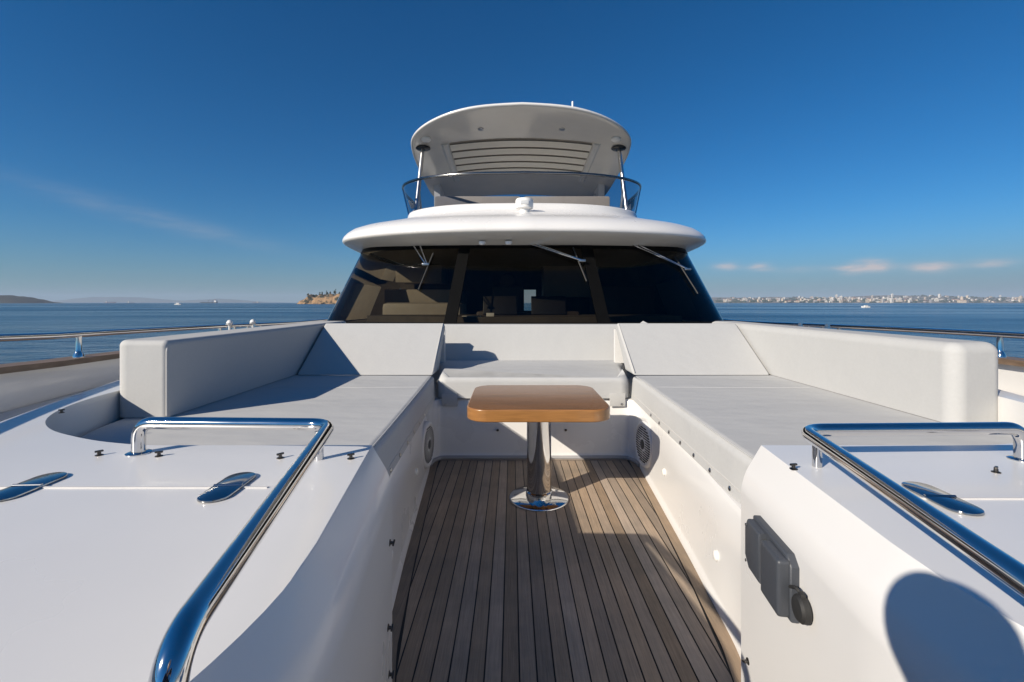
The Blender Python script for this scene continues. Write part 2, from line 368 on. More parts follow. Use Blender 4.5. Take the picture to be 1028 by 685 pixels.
def house_mesh(k):
    bm = bmesh.new(); w, d, h = ((18, 14, 12), (26, 14, 20), (16, 16, 34), (60, 24, 14))[k % 4]
    bm = box((0, 0, h / 2), (w, d, h), bm)
    for f in bm.faces: f.material_index = 0
    n = len(bm.faces)
    for s in range(int(h // 5)):
        bm = box((0, -d / 2, 3 + s * 5), (w * 0.86, 0.5, 1.8), bm)
    for f in list(bm.faces)[n:]: f.material_index = 1
    n = len(bm.faces)
    if k % 4 in (0, 3):
        v = [bm.verts.new(p) for p in ((-w / 2 - .6, -d / 2 - .6, h), (w / 2 + .6, -d / 2 - .6, h), (w / 2 + .6, d / 2 + .6, h), (-w / 2 - .6, d / 2 + .6, h), (-w * .3, 0, h + 4), (w * .3, 0, h + 4))]
        for q in ((0, 1, 5, 4), (1, 2, 5), (2, 3, 4, 5), (3, 0, 4)): bm.faces.new([v[j] for j in q])
    else: bm = box((w * .2, 0, h + 1.5), (w * .3, d * .4, 3), bm)
    bm.faces.ensure_lookup_table()
    for f in list(bm.faces)[n:]: f.material_index = 2 if k % 4 in (0, 3) else 0
    return bm
rng = random.Random(11); protos = []
kinds_ = ['tile roofed town house on the starboard shore', 'flat roofed apartment block on the starboard shore', 'tall narrow tower block on the starboard shore', 'long low shed with tiled roof on the starboard shore']
for k in range(4):
    for c in range(3): protos.append((k, obj('town_building', house_mesh(k), [BW[c], DWIN, TILE], smooth=False)))
placed = 0
def is_ok(x, y): return y > TY + 8
first = set()
for i in range(290):
    k = rng.choices((0, 1, 2, 3), (9, 8, 3, 1))[0]; c = rng.choices((0, 1, 2), (6, 3, 2))[0]
    y = TY + 25 + 1900 * rng.random() ** 1.7; xr = (TX0 + 60 + (y - TY) * 0.46, 5000 + (y - TY) * 1.15)
    x = rng.uniform(*xr)
    if rng.random() < 0.3: x = rng.gauss(3100 + (y - TY) * .7, 330)
    p = protos[k * 3 + c][1]
    o = p if (k, c) not in first else p.copy()
    if (k, c) in first: COL.objects.link(o)
    first.add((k, c))
    o.location = (x, y, SEA - 1 + town_h(x, y) - 1); o.rotation_euler.z = rng.uniform(-0.5, 0.5)
    s = rng.uniform(0.7, 1.25); o.scale = (s, s, s * rng.uniform(0.8, 1.2))
    tag(o, kinds_[k], 'building', ('tile roofed houses of the far town', 'flat roofed blocks of the far town', 'tower blocks of the far town', 'long sheds of the far town')[k])
for k, o in protos:
    if o.location.length < 1: bpy.data.objects.remove(o)
# pale hall with a tower, the one landmark of the shore
lx, ly = 4180.0, TY + 30; lz = SEA + 2
L = thing('shore_hall', 'pale yellow hall with a stubby tower on the far shore', 'building', (lx, ly, lz))
obj('wall', box((lx, ly, lz + 12), (58, 30, 26)), BW[1], L, smooth=False)
obj('tower', lathe([(11, 20), (11, 52), (13, 53), (0.5, 62)], (lx, ly, lz), seg=10), BW[1], L, smooth=False)
obj('roof', box((lx, ly, lz + 26.5), (62, 33, 2.5)), TILE, L, smooth=False)
# greenery between the houses
bm = bmesh.new(); rng = random.Random(5)
for i in range(700):
    y = TY + 12 + 2200 * rng.random() ** 1.5; x = rng.uniform(TX0 + 30 + (y - TY) * 0.46, 5000 + (y - TY) * 1.15)
    r = rng.uniform(5, 12); b = bmesh.new()
    bmesh.ops.create_icosphere(b, subdivisions=1, radius=1, matrix=Matrix.Translation((x, y, SEA + town_h(x, y) + r * 0.4)) @ Matrix.Diagonal((r * rng.uniform(1, 2.4), r, r * 0.9, 1)))
    me = bpy.data.meshes.new('t'); b.to_mesh(me); b.free(); bm.from_mesh(me); bpy.data.meshes.remove(me)
tag(obj('town_greenery', bm, LEAF, smooth=False), 'dark greenery between the houses of the far town', 'greenery', kind='stuff')

# ships in the roads
HULLD = mat('dark ship hull', (0.03, 0.035, 0.045), 0.5); HULLW = mat('white ship paint', (0.75, 0.74, 0.72), 0.4); HULLR = mat('rusty red ship paint', (0.16, 0.05, 0.035), 0.6)
def ship(name, label, cat, px, dist, length, hullm, sup=True, house=0.82, hh=0.2, cranes=0, flip=False, motor=False):
    x = (px - 514) / 457 * dist + CAMX; y = dist; s = -1 if flip else 1
    t = thing(name, label, cat, (x, y, SEA)); l = length
    hb = []; wd = l * (0.16 if not motor else 0.28)
    for (u, hw, z) in ((-.5, .3, .05), (-.46, .48, .05), (-.2, .5, .045), (.2, .5, .045), (.4, .3, .055), (.5, .02, .075)):
        zz = z * l * (1 if not motor else 2.2)
        hb.append([(x + s * u * l, y - hw * wd, SEA + zz), (x + s * u * l * .96, y - hw * wd * .8, SEA - .4), (x + s * u * l * .96, y + hw * wd * .8, SEA - .4), (x + s * u * l, y + hw * wd, SEA + zz)])
    obj('hull', loft(hb, closed=True, cap=True), hullm, t, smooth=False)
    if motor:
        obj('cabin', box((x - s * l * .05, y, SEA + l * .17), (l * .42, wd * .7, l * .14), bev=l * .03), HULLW, t)
        obj('window', box((x - s * l * .04, y, SEA + l * .18), (l * .36, wd * .72, l * .045)), DWIN, t, smooth=False)
    else:
        hx = x + s * (-(house - .5)) * l
        obj('superstructure', box((hx, y, SEA + l * (.05 + hh / 2)), (l * .11, wd * .8, l * hh), box((hx, y, SEA + l * (.05 + hh)), (l * .075, wd * .95, l * .03))), HULLW, t, smooth=False)
        obj('funnel', box((hx - s * l * .05, y, SEA + l * (.06 + hh)), (l * .03, wd * .25, l * .1)), HULLR, t, smooth=False)
        for k in range(cranes):
            cx = x + s * (k - (cranes - 1) / 2) * l * .22 + s * l * .06
            obj('mast', tube([(cx, y, SEA + l * .03), (cx, y, SEA + l * .15), (cx + s * l * .1, y, SEA + l * .19)], l * .008, seg=6), HULLD, t)
    return t
ship('cargo_ship', 'dark cargo ship with white bridge house, longest ship on the horizon', 'ship', 210, 3500, 132, HULLD, house=0.12, hh=.09, cranes=2)
ship('cargo_ship', 'short dark cargo ship off the pale far hills', 'ship', 131, 3200, 50, HULLD, house=0.75, hh=.16, cranes=1)
ship('cargo_ship', 'faint grey red hulled ship left of the short dark one', 'ship', 111, 4600, 110, HULLR, house=0.85, hh=.08, cranes=3)
ship('cargo_ship', 'small ship nearest the rocky islet', 'ship', 257, 3800, 62, HULLR, house=0.3, hh=.13, cranes=1)
ship('motor_boat', 'white motor boat on the open water below the far hills', 'boat', 179, 760, 12.5, HULLW, motor=True)
ship('motor_boat', 'small white motor boat in front of the far town', 'boat', 869, 330, 6.2, HULLW, motor=True, flip=True)

# ------------------------------------------------------------------ the yacht
Y = thing('yacht', 'white motor yacht seen from its bow lockers towards wheelhouse and flybridge', 'yacht', (0, 0, SEA))
BULW = ((-3, 0.35), (-1.0, 1.42), (0, 1.95), (0.8, 2.38), (1.6, 2.72), (2.48, 2.97), (3.4, 3.14), (4.5, 3.25), (6, 3.32), (9, 3.36), (17, 3.36))
bw = [Vector((p[1], p[0])) for p in BULW]; bwc = crom(bw, 6)
def zcap(y): return 0.93 + (0.045 * (2.8 - y) if y < 2.8 else -0.022 * min(y - 2.8, 3.8))
def zrail(y): return zcap(y) + 0.165
for s in (-1, 1):
    rows = [[(s * p.x, p.y, zcap(p.y) - 0.02) for p in bwc], [(s * (p.x + .02), p.y, zcap(p.y) - .3) for p in bwc], [(s * max(p.x - .15, .1), p.y, -0.6) for p in bwc], [(s * max(p.x - .5, .05), p.y, SEA - .5) for p in bwc]]
    inn = [[(s * (p.x - .07), p.y, zcap(p.y) - .02) for p in bwc], [(s * (p.x - .075), p.y, 0.30) for p in bwc]]
    obj('hull_side', loft([inn[1], inn[0]] + rows), HULL, Y, angle=50)
    c = []
    for p in bwc:
        z = zcap(p.y); c.append([(s * (p.x - .12), p.y, z - .02), (s * (p.x - .12), p.y, z + .015), (s * (p.x + .05), p.y, z + .015), (s * (p.x + .05), p.y, z - .02)])
    obj('cap_rail', loft(c, closed=True, cap=True), TEAKCAP, Y, angle=30)
    # guard rail in three lengths, with a gate
    def rail_pts(y0, y1):
        return [(s * (p.x - .03), p.y, zrail(p.y)) for p in crom([Vector((interp(BULW, y), y)) for y in [y0 + (y1 - y0) * k / 8 for k in range(9)]], 3)]
    for a, b in ((-0.6, 4.86), (4.95, 5.36), (5.45, 15.5)):
        rl = obj('guard_rail', tube(rail_pts(a, b), 0.021, seg=12), CHROME, Y)
        ys = [y for y in (0.0, 1.25, 3.0, 4.75, 5.02, 5.29, 5.6, 7.2, 8.8, 10.4, 12, 13.6) if a < y < b]
        for y in ys:
            x = s * (interp(BULW, y) - .03)
            obj('stanchion', lathe([(.032, zcap(y) + .014), (.03, zcap(y) + .03), (.02, zcap(y) + .05), (.017, zcap(y) + .06), (.017, zrail(y))], (x, y, 0), seg=12), CHROME, rl)
    if s < 0:
        for y in (4.93, 5.41):
            x = s * (interp(BULW, y) - .03)
            obj('gate_knob', lathe([(.010, -.06), (.010, .0), (.02, .008), (.032, .032), (.02, .056), (.004, .064)], (x, y, zrail(y)), seg=14), WHITEP, Y)
# side decks
COAM = ((-.6, 1.2), (.2, 1.5), (.8, 1.75), (1.35, 2.0), (1.8, 2.2), (2.07, 2.31), (2.74, 2.56), (3.5, 2.63), (5.3, 2.66))
for s in (-1, 1):
    rows = [[(s * (interp(BULW, y) - .078), y, .72) for y in [-.6 + k * .5 for k in range(34)]], [(s * (interp(COAM, y) - .03), y, .72) for y in [-.6 + k * .5 for k in range(34)]]]
    obj('side_deck', loft(rows), GELG, Y)
# inner deck shell closing the bow
obj('bow_deck', prism([(-1.2, -.75), (1.2, -.75), (.3, -2.9), (-.3, -2.9)], .5, .83), GEL, Y)

# lockers with the coaming round the lounge recess (z 0.83)
ZL = 0.83
half = [tuple(p) for p in crom([Vector(p) for p in ((1.0, -.5), (.86, -.25), (.735, 0), (.63, .22), (.555, .42), (.508, .58), (.488, .74), (.497, .90))], 3)] + [(.575, 1.5), (1.30, 1.5)] + [tuple(p) for p in crom([Vector(p) for p in ((1.36, 1.5), (1.45, 1.512), (1.58, 1.545), (1.72, 1.60), (1.87, 1.675), (2.0, 1.775), (2.10, 1.89), (2.18, 2.03), (2.24, 2.2), (2.28, 2.41), (2.31, 2.7))], 4)] + [(2.32, 5.3),
        (2.66, 5.3), (2.63, 3.5), (2.56, 2.74), (2.31, 2.07), (2.2, 1.8), (2.0, 1.35), (1.75, .8), (1.5, .2), (1.25, -.6)]
lockers = {}
for s in (-1, 1):
    poly = [(s * x, y) for x, y in half]
    if s > 0: poly.reverse()
    bm = prism(poly, .30, ZL)
    # deepen the cockpit side to the floor
    top = lambda c, e: all(abs(v.co.z - ZL) < 1e-4 for v in e.verts)
    inner = lambda c: abs(c.x) < 1.04 and c.y < 1.485
    for v in bm.verts:
        if v.co.z < .5 and abs(v.co.x) < 1.04: v.co.z = .0
    bevel_where(bm, lambda c, e: inner(c) and c.y < 1.4 and top(c, e), .066, 1)
    for v in bm.verts:
        if abs(v.co.z - (ZL - .066)) < .01: v.co.z -= .045
    flat = lambda e: abs(e.verts[0].co.z - e.verts[1].co.z) < .02 and abs(e.verts[0].co.y - e.verts[1].co.y) > .05
    bevel_where(bm, lambda c, e: inner(c) and flat(e) and c.z > ZL - .02, .016, 3)
    bevel_where(bm, lambda c, e: inner(c) and flat(e) and abs(c.z - (ZL - .111)) < .02, .045, 5)
    bevel_where(bm, lambda c, e: all(abs(v.co.z - ZL) < 1e-3 for v in e.verts) and c.y > 1.42 and abs(c.x) < 2.34 and abs(c.x) > .6 and len(e.link_faces) == 2 and any(f.normal.z < .3 for f in e.link_faces) and any(f.normal.z > .9 for f in e.link_faces), .018, 4)
    bevel_where(bm, lambda c, e: all(abs(v.co.z - ZL) < 1e-3 for v in e.verts) and len(e.link_faces) == 2 and any(f.normal.z < .3 for f in e.link_faces) and any(f.normal.z > .9 for f in e.link_faces), .04, 4)
    bevel_where(bm, lambda c, e: abs(c.x) < .68 and all(v.co.y > 1.47 for v in e.verts) and abs(e.verts[0].co.z - e.verts[1].co.z) > .0008, .02, 4)
    lockers[s] = obj('bow_locker', bm, GEL, Y, angle=35, weighted=True)

# locker hatch seam and hinges
for s in (-1, 1):
    ysm = 1.155 if s < 0 else 1.09
    # seam: a shallow groove strip round the lid, slightly darker than the gelcoat
    b = box((s * 1.21, ysm, ZL + .0015), (.82, .007, .003))
    obj('hatch_seam', b, mat('grey seam strip', (.62, .61, .6), .5), lockers[s])
    for hx in ((.90, 1.41) if s < 0 else (.845, 1.37)):
        w = .037
        P2 = [(w * math.cos(math.pi * k / 12), .055 + w * math.sin(math.pi * k / 12)) for k in range(13)]; P2 += [(-x, -y) for x, y in P2]
        bm = prism(P2, 0, .005); bevel_where(bm, lambda c, e: c.z > .0049, .002, 2)
        bm = tube([(-w + .002, 0, .004), (w - .002, 0, .004)], .0042, bm, seg=10)
        bmesh.ops.rotate(bm, verts=bm.verts, cent=(0, 0, 0), matrix=Matrix.Rotation(R(-3 * s), 3, 'Z'))
        bmesh.ops.translate(bm, verts=bm.verts, vec=(s * hx, ysm, ZL + .002))
        obj('hinge', bm, HINGEM, lockers[s], angle=30)

# turn button studs
def stud_bm():
    bm = lathe([(.0105, 0), (.0105, .002), (.0055, .0035), (.0045, .011)], (0, 0, 0), seg=12)
    return box((0, 0, .013), (.021, .007, .006), bm, .002)
sp = obj('turn_stud', stud_bm(), mat('tarnished stud', (.12, .11, .10), .3, 1.0)); sp.parent = lockers[-1]
def at_(parent, p): return Vector(p) - wloc(parent)
sp.location = at_(lockers[-1], (-.665, 1.37, ZL))
sp.rotation_euler.z = .5
def stud(parent, p, n=(0, 0, 1), a=.4):
    c = sp.copy(); COL.objects.link(c); c.parent = parent; c.location = at_(parent, p)
    c.rotation_euler = (rotto(n) @ Matrix.Rotation(a, 3, 'Z')).to_euler(); return c
for x, y, a in ((-.88, 1.375, .9), (-1.26, 1.392, .3), (-1.45, 1.40, .8), (-2.10, 1.94, .5)): stud(lockers[-1], (x, y, ZL), a=a)
for x, y, a in ((.615, 1.285, .2), (1.16, 1.26, .6), (1.5, 1.35, .3)): stud(lockers[1], (x, y, ZL), a=a)
for z, y in ((.54, 1.44), (.30, 1.40), (.14, 1.42)):
    xx = interp(((.90, .497), (1.5, .575)), y)
    stud(lockers[-1], (-xx, y, z), (1, 0, 0)); 
for z, y in ((.165, 1.44),): stud(lockers[1], (interp(((.90, .497), (1.5, .575)), y), y, z), (-1, 0, 0))

# polished grab rails on the lockers
for s, cx, ex in ((-1, -.738, -.548), (1, .675, .462)):
    y1 = 1.40 if s < 0 else 1.34
    x0 = -1.345 if s < 0 else 1.345
    zt = ZL + .095
    y0 = .485 if s < 0 else .40
    pts = fillet([(x0, y1 + .02, ZL - .005), (x0, y1 + .02, zt), (cx, y1, zt), (ex, y0, zt), (ex, y0 - .004, ZL - .06)], .065, 10)
    g = obj('grab_rail', tube(pts, .0188, seg=22), CHROME, Y, angle=60)
    obj('post', tube([(cx + s * .02, y1 - .035, ZL - .003), (cx + s * .02, y1 - .035, zt - .01)], .0125, seg=14), CHROME, g)
    obj('base_flange', lathe([(.034, ZL), (.034, ZL + .003), (.026, ZL + .006)], (x0, y1 + .02, 0), seg=20), CHROME, g)

# cockpit: teak, seat base
HALFW = ((-.8, .36), (.5, .46), (1.45, .625), (1.5, .632), (1.72, .676), (2.32, .735), (3.0, .79), (3.5, .83), (3.72, .845))
YB = 3.80
bm = prism([(-1.0, -.8), (1.0, -.8), (1.0, 3.85), (-1.0, 3.85)], -.04, -.005)
deck = obj('teak_deck', bm, BLACKR, Y, smooth=False)
bm = bmesh.new(); pw, gap = .0615, .0055; mg = .062
ys = [-.8 + k * (YB - .0 + .8) / 120 for k in range(121)]
def edge_y(x):     # where the inner margin edge reaches half width x
    for a, b in zip(ys[:-1], ys[1:]):
        ea, eb = interp(HALFW, a) - mg - gap, interp(HALFW, b) - mg - gap
        if ea <= x <= eb: return a + (b - a) * (x - ea) / max(1e-9, eb - ea)
    return ys[0] if x < interp(HALFW, ys[0]) - mg - gap else None
for i in range(-14, 15):
    x0, x1 = i * pw - (pw - gap) / 2, i * pw + (pw - gap) / 2
    ya, yb = edge_y(abs(x0)), edge_y(abs(x1))
    if ya is None or yb is None: continue
    yend = YB - .055
    if max(ya, yb) > yend - .05: continue
    v = [bm.verts.new(p) for p in ((x0, ya, 0), (x1, yb, 0), (x1, yend, 0), (x0, yend, 0))]; bm.faces.new(v)
for s in (-1, 1):
    rows = [[(s * (interp(HALFW, y) - mg), y, 0) for y in ys], [(s * (interp(HALFW, y) + .01), y, 0) for y in ys]]
    loft(rows, bm)
loft([[(-.84, YB - .05, 0), (.84, YB - .05, 0)], [(-.84, YB + .02, 0), (.84, YB + .02, 0)]], bm)
obj('planking', bm, TEAK, deck, smooth=False)

# seat base: side and back walls, one moulding
wall = [Vector((interp(HALFW, y), y)) for y in (1.50, 1.72, 2.0, 2.32, 2.7, 3.0, 3.3, 3.5)]
wall += [Vector((.842, 3.62)), Vector((.835, 3.71)), Vector((.80, 3.77)), Vector((.74, 3.80)), Vector((.4, 3.80)), Vector((0, 3.80))]
wc = list(reversed(crom(wall, 5)))
full = mirror(wc)
lift = lambda p, o: Vector((p.x + (o if p.x > .1 else -o if p.x < -.1 else 0) * (1 if p.y < 3.7 else .3), p.y + (o if p.y > 3.6 else 0)))
rows = [[(lift(p, o).x, lift(p, o).y, z) for p in full] for o, z in ((-.012, -.003), (-.010, .022), (.0, .034), (.004, .05), (.012, .30), (.022, .465), (.035, .487), (.07, .4905))]
base = obj('seat_base', loft(rows), GEL, Y, angle=40)
obj('bench_top', prism([(-2.3, 1.9), (-1.4, 1.52), (-.70, 1.52), (-.80, 2.3), (-.90, 3.87), (.90, 3.87), (.80, 2.3), (.70, 1.52), (1.4, 1.52), (2.3, 1.9), (2.31, 5.3), (-2.31, 5.3)], .40, .488), GELG, Y)
STRIPG = mat('grey floor trim', (.33, .33, .34), .5)
obj('kick_strip', tube([(p.x * .985, p.y - .012, .012) for p in full if p.y > 3.6], .016, seg=8), STRIPG, base)
# round speakers low on the side walls
for s in (-1, 1):
    y = 3.42; x = s * (interp(HALFW, y) + .008); z = .235; n = Vector((-s, -.09, .03)).normalized(); rt = rotto(n)
    sp_ = obj('speaker', lathe([(.17, -.02), (.17, .018), (.163, .030), (.150, .034), (.142, .026), (.10, .030), (.0, .034)], (x, y, z), seg=40, rot=rt), SPK, Y, angle=30)
    bm = bmesh.new()
    for k in range(-7, 8):
        zz = k * .0175; w = math.sqrt(max(0, .132 ** 2 - zz ** 2))
        for a, b in ((-w, -.045), (.045, w)) if abs(zz) < .04 else ((-w, -.006), (.006, w)):
            if b - a < .01: continue
            lx_ = (a + b) / 2
            b_ = box((0, 0, 0), (b - a, .0068, .006)); 
            up = Vector((0, 0, 1)); ax = up.cross(n).normalized(); vv = n.cross(ax)
            m3 = Matrix((ax, vv, n)).transposed()
            bmesh.ops.rotate(b_, verts=b_.verts, cent=(0, 0, 0), matrix=m3)
            bmesh.ops.translate(b_, verts=b_.verts, vec=Vector((x, y, z)) + ax * lx_ + vv * zz + n * .030); bm = join(bm, b_)
    obj('grille_slots', bm, BLACKR, sp_, smooth=False)
    obj('cone', lathe([(.036, .0), (.036, .0365), (.024, .039), (0.001, .040)], (x, y, z), seg=24, rot=rt), BLACKM, sp_)
# little courtesy lights and studs on the walls
for s in (-1, 1):
    for y, z in ((1.98, .20), (2.9, .22)):
        obj('courtesy_light', lathe([(.022, -.01), (.022, .004), (.016, .009), (.001, .011)], (s * (interp(HALFW, y) + .006), y, z), seg=18, rot=rotto((-s, .1, 0))), WHITEP, base)
for x in (-.30, .27): stud(base, (x, 3.803, .235), (0, -1, 0))
# grey covered socket on the starboard locker with its hanging cap
jx = lambda y: interp(((.90, .497), (1.5, .575)), y)
yc = 1.24; n = Vector((-1, .13, 0)).normalized(); fr = Matrix((Vector((.13, 1, 0)).normalized(), Vector((0, 0, 1)), n)).transposed()
def on_face(bm, y, z, out=0): 
    bmesh.ops.rotate(bm, verts=bm.verts, cent=(0, 0, 0), matrix=fr); bmesh.ops.translate(bm, verts=bm.verts, vec=Vector((jx(y), y, z)) + n * out); return bm
P = [(-.125, -.075), (.09, -.075), (.125, -.042), (.125, .048), (.108, .060), (.108, .082), (-.10, .082), (-.125, .06)]
bm = prism(P, -.004, .022); bevel_where(bm, lambda c, e: c.z > .02, .006, 3)
sock = obj('socket_box', on_face(bm, yc, .588), GREYP, Y, angle=35)
bm = prism([(.012, -.066), (.088, -.066), (.117, -.038), (.117, .044), (.100, .074), (.012, .074)], .018, .042); bevel_where(bm, lambda c, e: c.z > .04, .008, 3)
obj('lid', on_face(bm, yc, .588), GREYP, sock, angle=35)
bm = box((-.067, .002, .032), (.108, .142, .034), bev=.011, seg=4)
obj('flap', on_face(bm, yc, .588), GREYP, sock, angle=35)
bm = box((.0, .002, .026), (.022, .115, .012), bev=.002)
obj('flap_slot', on_face(bm, yc, .588), mat('olive slot', (.06, .06, .035), .5), sock)
for q in ((.103, -.05), (.103, .055)):
    obj('screw', on_face(lathe([(.0045, 0), (.0045, .002), (.001, .003)], (q[0], q[1], .042), seg=10), yc, .588), STEEL, sock)
bm = lathe([(.028, 0), (.031, .004), (.031, .016), (.026, .022), (.016, .024)], (0, 0, 0), seg=24)
bm = box((0, .030, .010), (.018, .018, .012), bm, .003)
capo = obj('socket_cap', on_face(bm, 1.075, .575, .004), BLACKR, sock, angle=35)
obj('tether', tube(crom([Vector((jx(1.075), 1.075, .605)) + n * .012, Vector((jx(1.09), 1.09, .615)) + n * .02, Vector((jx(1.12), 1.12, .60)) + n * .02], 5), .004, seg=8), BLACKR, sock)

# ------------------------------------------------------------------ cushions (each a thing of its own)
PIPE = mat('grey piping', (.50, .49, .47), .8, spec=.2)
def puff(o, lv=1):
    return o
# side lounges
def lounge(s):
    c = [(.805, 1.53), (.80, 1.9), (.79, 2.3), (.815, 2.8), (.84, 3.3), (.862, 3.84), (1.99, 3.86), (1.99, 4.3), (2.295, 4.3), (2.295, 2.7), (2.262, 2.42), (2.222, 2.21), (2.163, 2.045), (2.085, 1.905), (1.985, 1.792), (1.86, 1.695), (1.71, 1.618), (1.57, 1.563), (1.44, 1.53)]
    c = [(.765, 1.53)] + [(interp(((1.5, .74), (2.3, .768), (3.0, .797), (3.84, .838)), y), y) for y in (1.8, 2.1, 2.4, 2.7, 3.0, 3.3, 3.6, 3.84)] + c[6:]
    poly = [(s * x, y) for x, y in c]
    if s > 0: poly.reverse()
    bm = prism(poly, .4925, .69)
    bevel_where(bm, lambda c, e: c.z > .68, .042, 6)
    for v in bm.verts:                                   # skirt tucks in under the top edge
        if v.co.z < .5 and abs(v.co.x) < .95: v.co.x -= s * .012
    return bm
names = {-1: 'wide pale grey lounge seat cushion half in the shade of its bolster, with the long port handrail before it',
         1: 'wide pale grey lounge seat cushion fully in the sun, a row of snaps along its aisle edge'}
LAB = {-1: 'wide grey lounge seat cushion partly shaded by the bolster beside it', 1: 'wide sunlit grey lounge seat cushion with snaps along its lower edge'}
lounges = {}
for s in (-1, 1):
    lounges[s] = t = thing('lounge_cushion', LAB[s], 'cushion', (s * 1.5, 2.8, .4925), 'cushions of the bow lounge')
    obj('pad', lounge(s), FAB, t, angle=50, weighted=True)
    e = [(s * (interp(((1.5, .74), (2.3, .768), (3.0, .797), (3.84, .838)), y) + .004), y, .678) for y in [1.56 + k * .1 for k in range(23)]]
    e = [(p[0] + s * .012, p[1], .6885) for p in e]
    obj('piping', tube(e, .0035, seg=8), FAB, t)
    for k in range(8):
        y = 1.72 + k * .21
        o = obj('snap', lathe([(.011, -.002), (.011, .003), (.006, .006), (.001, .007)], (s * (interp(((1.5, .74), (2.3, .768), (3.0, .797), (3.84, .838)), y) - .011), y, .512), seg=12, rot=rotto((-s, 0, .1))), STEEL, t)
    obj('skirt_seam', tube([(s * (interp(((1.5, .74), (2.3, .768), (3.0, .797), (3.84, .838)), y) - .0085), y, .535 + .0015 * math.sin(y * 23)) for y in [1.56 + k * .06 for k in range(38)]], .0028, seg=6), PIPE, t)
    for y in (3.28,):
        obj('seam', tube([(s * x, y + .012 * math.sin(x * 3), .689) for x in [.86 + k * .1 for k in range(12)]], .003, seg=6), FAB, t)
# reclined backrests of the lounges
REC = {-1: 'reclined pale grey backrest at the aft end of the half shaded lounge', 1: 'reclined pale grey backrest at the aft end of the sunlit lounge'}
for s in (-1, 1):
    ya, za, yb, zb = 3.80, .692, 4.40, 1.105
    dy, dz = yb - ya, zb - za; ln = math.hypot(dy, dz); nn = Vector((0, -dz / ln, dy / ln)) * .11
    bm = bmesh.new()
    xs = (.835, 1.985)
    sec = [(ya, za), (yb, zb), (yb - nn.y + .03, zb - .04), (ya + .28, za)]
    rows = [[(s * x, y, z) for y, z in sec] for x in xs]
    bm = loft(rows, closed=True, cap=True)
    bmesh.ops.bevel(bm, geom=list(bm.edges), offset=.022, segments=4, profile=.55, affect='EDGES')
    t = thing('reclined_cushion', REC[s], 'cushion', (s * 1.4, 4.1, .692), 'cushions of the bow lounge')
    obj('pad', bm, FABS, t, angle=50, weighted=True)
    obj('piping', tube([(s * .848, ya + .015, za + .02), (s * .848, yb - .01, zb - .008)], .004, seg=8), PIPE, t)
    obj('back_board', box((s * 1.41, 4.62, .86), (1.1, .05, .34)), GELG, t)
# long bolsters
BOL = {-1: 'long pale grey side bolster whose inner face is in shade', 1: 'long pale grey side bolster whose inner face is in sun'}
for s in (-1, 1):
    yn = 2.40 if s < 0 else 2.24; bm = prism([(s * 2.0, yn), (s * 2.0, 5.0), (s * 2.295, 5.0), (s * 2.295, yn)] if s < 0 else [(2.295, yn + .04), (2.295, 5.0), (2.0, 5.0), (2.0, yn)], .693, 1.10)
    vert = lambda e: abs(e.verts[0].co.z - e.verts[1].co.z) > .2
    bevel_where(bm, lambda c, e: vert(e) and abs(c.x) > 2.2 and c.y < 2.45, .07 if s > 0 else .085, 6)
    bevel_where(bm, lambda c, e: vert(e) and abs(c.x) < 2.05 and c.y < 2.45, .075 if s > 0 else .03, 6)
    bm.normal_update()
    bevel_where(bm, lambda c, e: all(v.co.z > 1.09 for v in e.verts) and any(f.normal.z < .5 for f in e.link_faces), .055 if s > 0 else .045, 6)
    t = thing('bolster_cushion', BOL[s], 'cushion', (s * 2.15, 3.7, .693), 'cushions of the bow lounge')
    obj('pad', bm, FABS, t, angle=50, weighted=True)
    if s < 0:
        obj('piping', tube(fillet([(-2.006, 2.407, .70), (-2.006, 2.407, 1.06), (-2.022, 2.45, 1.094), (-2.02, 4.9, 1.094)], .05, 6), .0045, seg=8), PIPE, t)
    else:
        obj('piping', tube([(2.028, 2.55 + k * .2, 1.093) for k in range(12)], .0035, seg=8), FABS, t)
# centre seat and its backrest
P = [(-.825, 3.90), (-.80, 3.84), (-.73, 3.80), (.73, 3.80), (.80, 3.84), (.825, 3.90), (.86, 4.2), (.90, 4.4), (1.02, 4.75), (1.02, 4.85), (-1.02, 4.85), (-1.02, 4.75), (-.90, 4.4), (-.86, 4.2)]
bm = prism([(x, y) for x, y in P], .5, .675)
for v in bm.verts:
    if v.co.z > .6: v.co.z += .05 * (1 if 3.9 < v.co.y else .6) - (.03 if abs(v.co.x) > .78 else 0)
bevel_where(bm, lambda c, e: c.z > .6 and all(v.co.z > .6 for v in e.verts), .075, 8)
t = thing('bench_cushion', 'pale grey bench seat cushion between the two lounges, behind the table', 'cushion', (0, 4.3, .5), 'cushions of the bow lounge')
obj('pad', bm, FAB, t, angle=50, weighted=True)
for s in (-1, 1):
    f = obj('flap', box((s * .70, 3.797, .490), (.13, .008, .11), bev=.003), FABS, t)
    obj('snap', lathe([(.010, 0), (.010, .003), (.001, .006)], (s * .735, 3.792, .455), seg=12, rot=rotto((0, -1, 0))), STEEL, f)
obj('seam', tube([(x * .1, 3.83, .655) for x in range(-7, 8)], .0035, seg=6), FAB, t)
bm = loft([[(x, 4.78, .66), (x, 4.90, 1.065), (x, 5.05, 1.065), (x, 5.0, .62)] for x in (-1.15, 1.15)], closed=True, cap=True)
bmesh.ops.bevel(bm, geom=list(bm.edges), offset=.022, segments=4, profile=.55, affect='EDGES')
t = thing('backrest_cushion', 'pale grey upright backrest behind the bench seat, below the windscreen', 'cushion', (0, 4.9, .66), 'cushions of the bow lounge')
obj('pad', bm, FABS, t, angle=50, weighted=True)

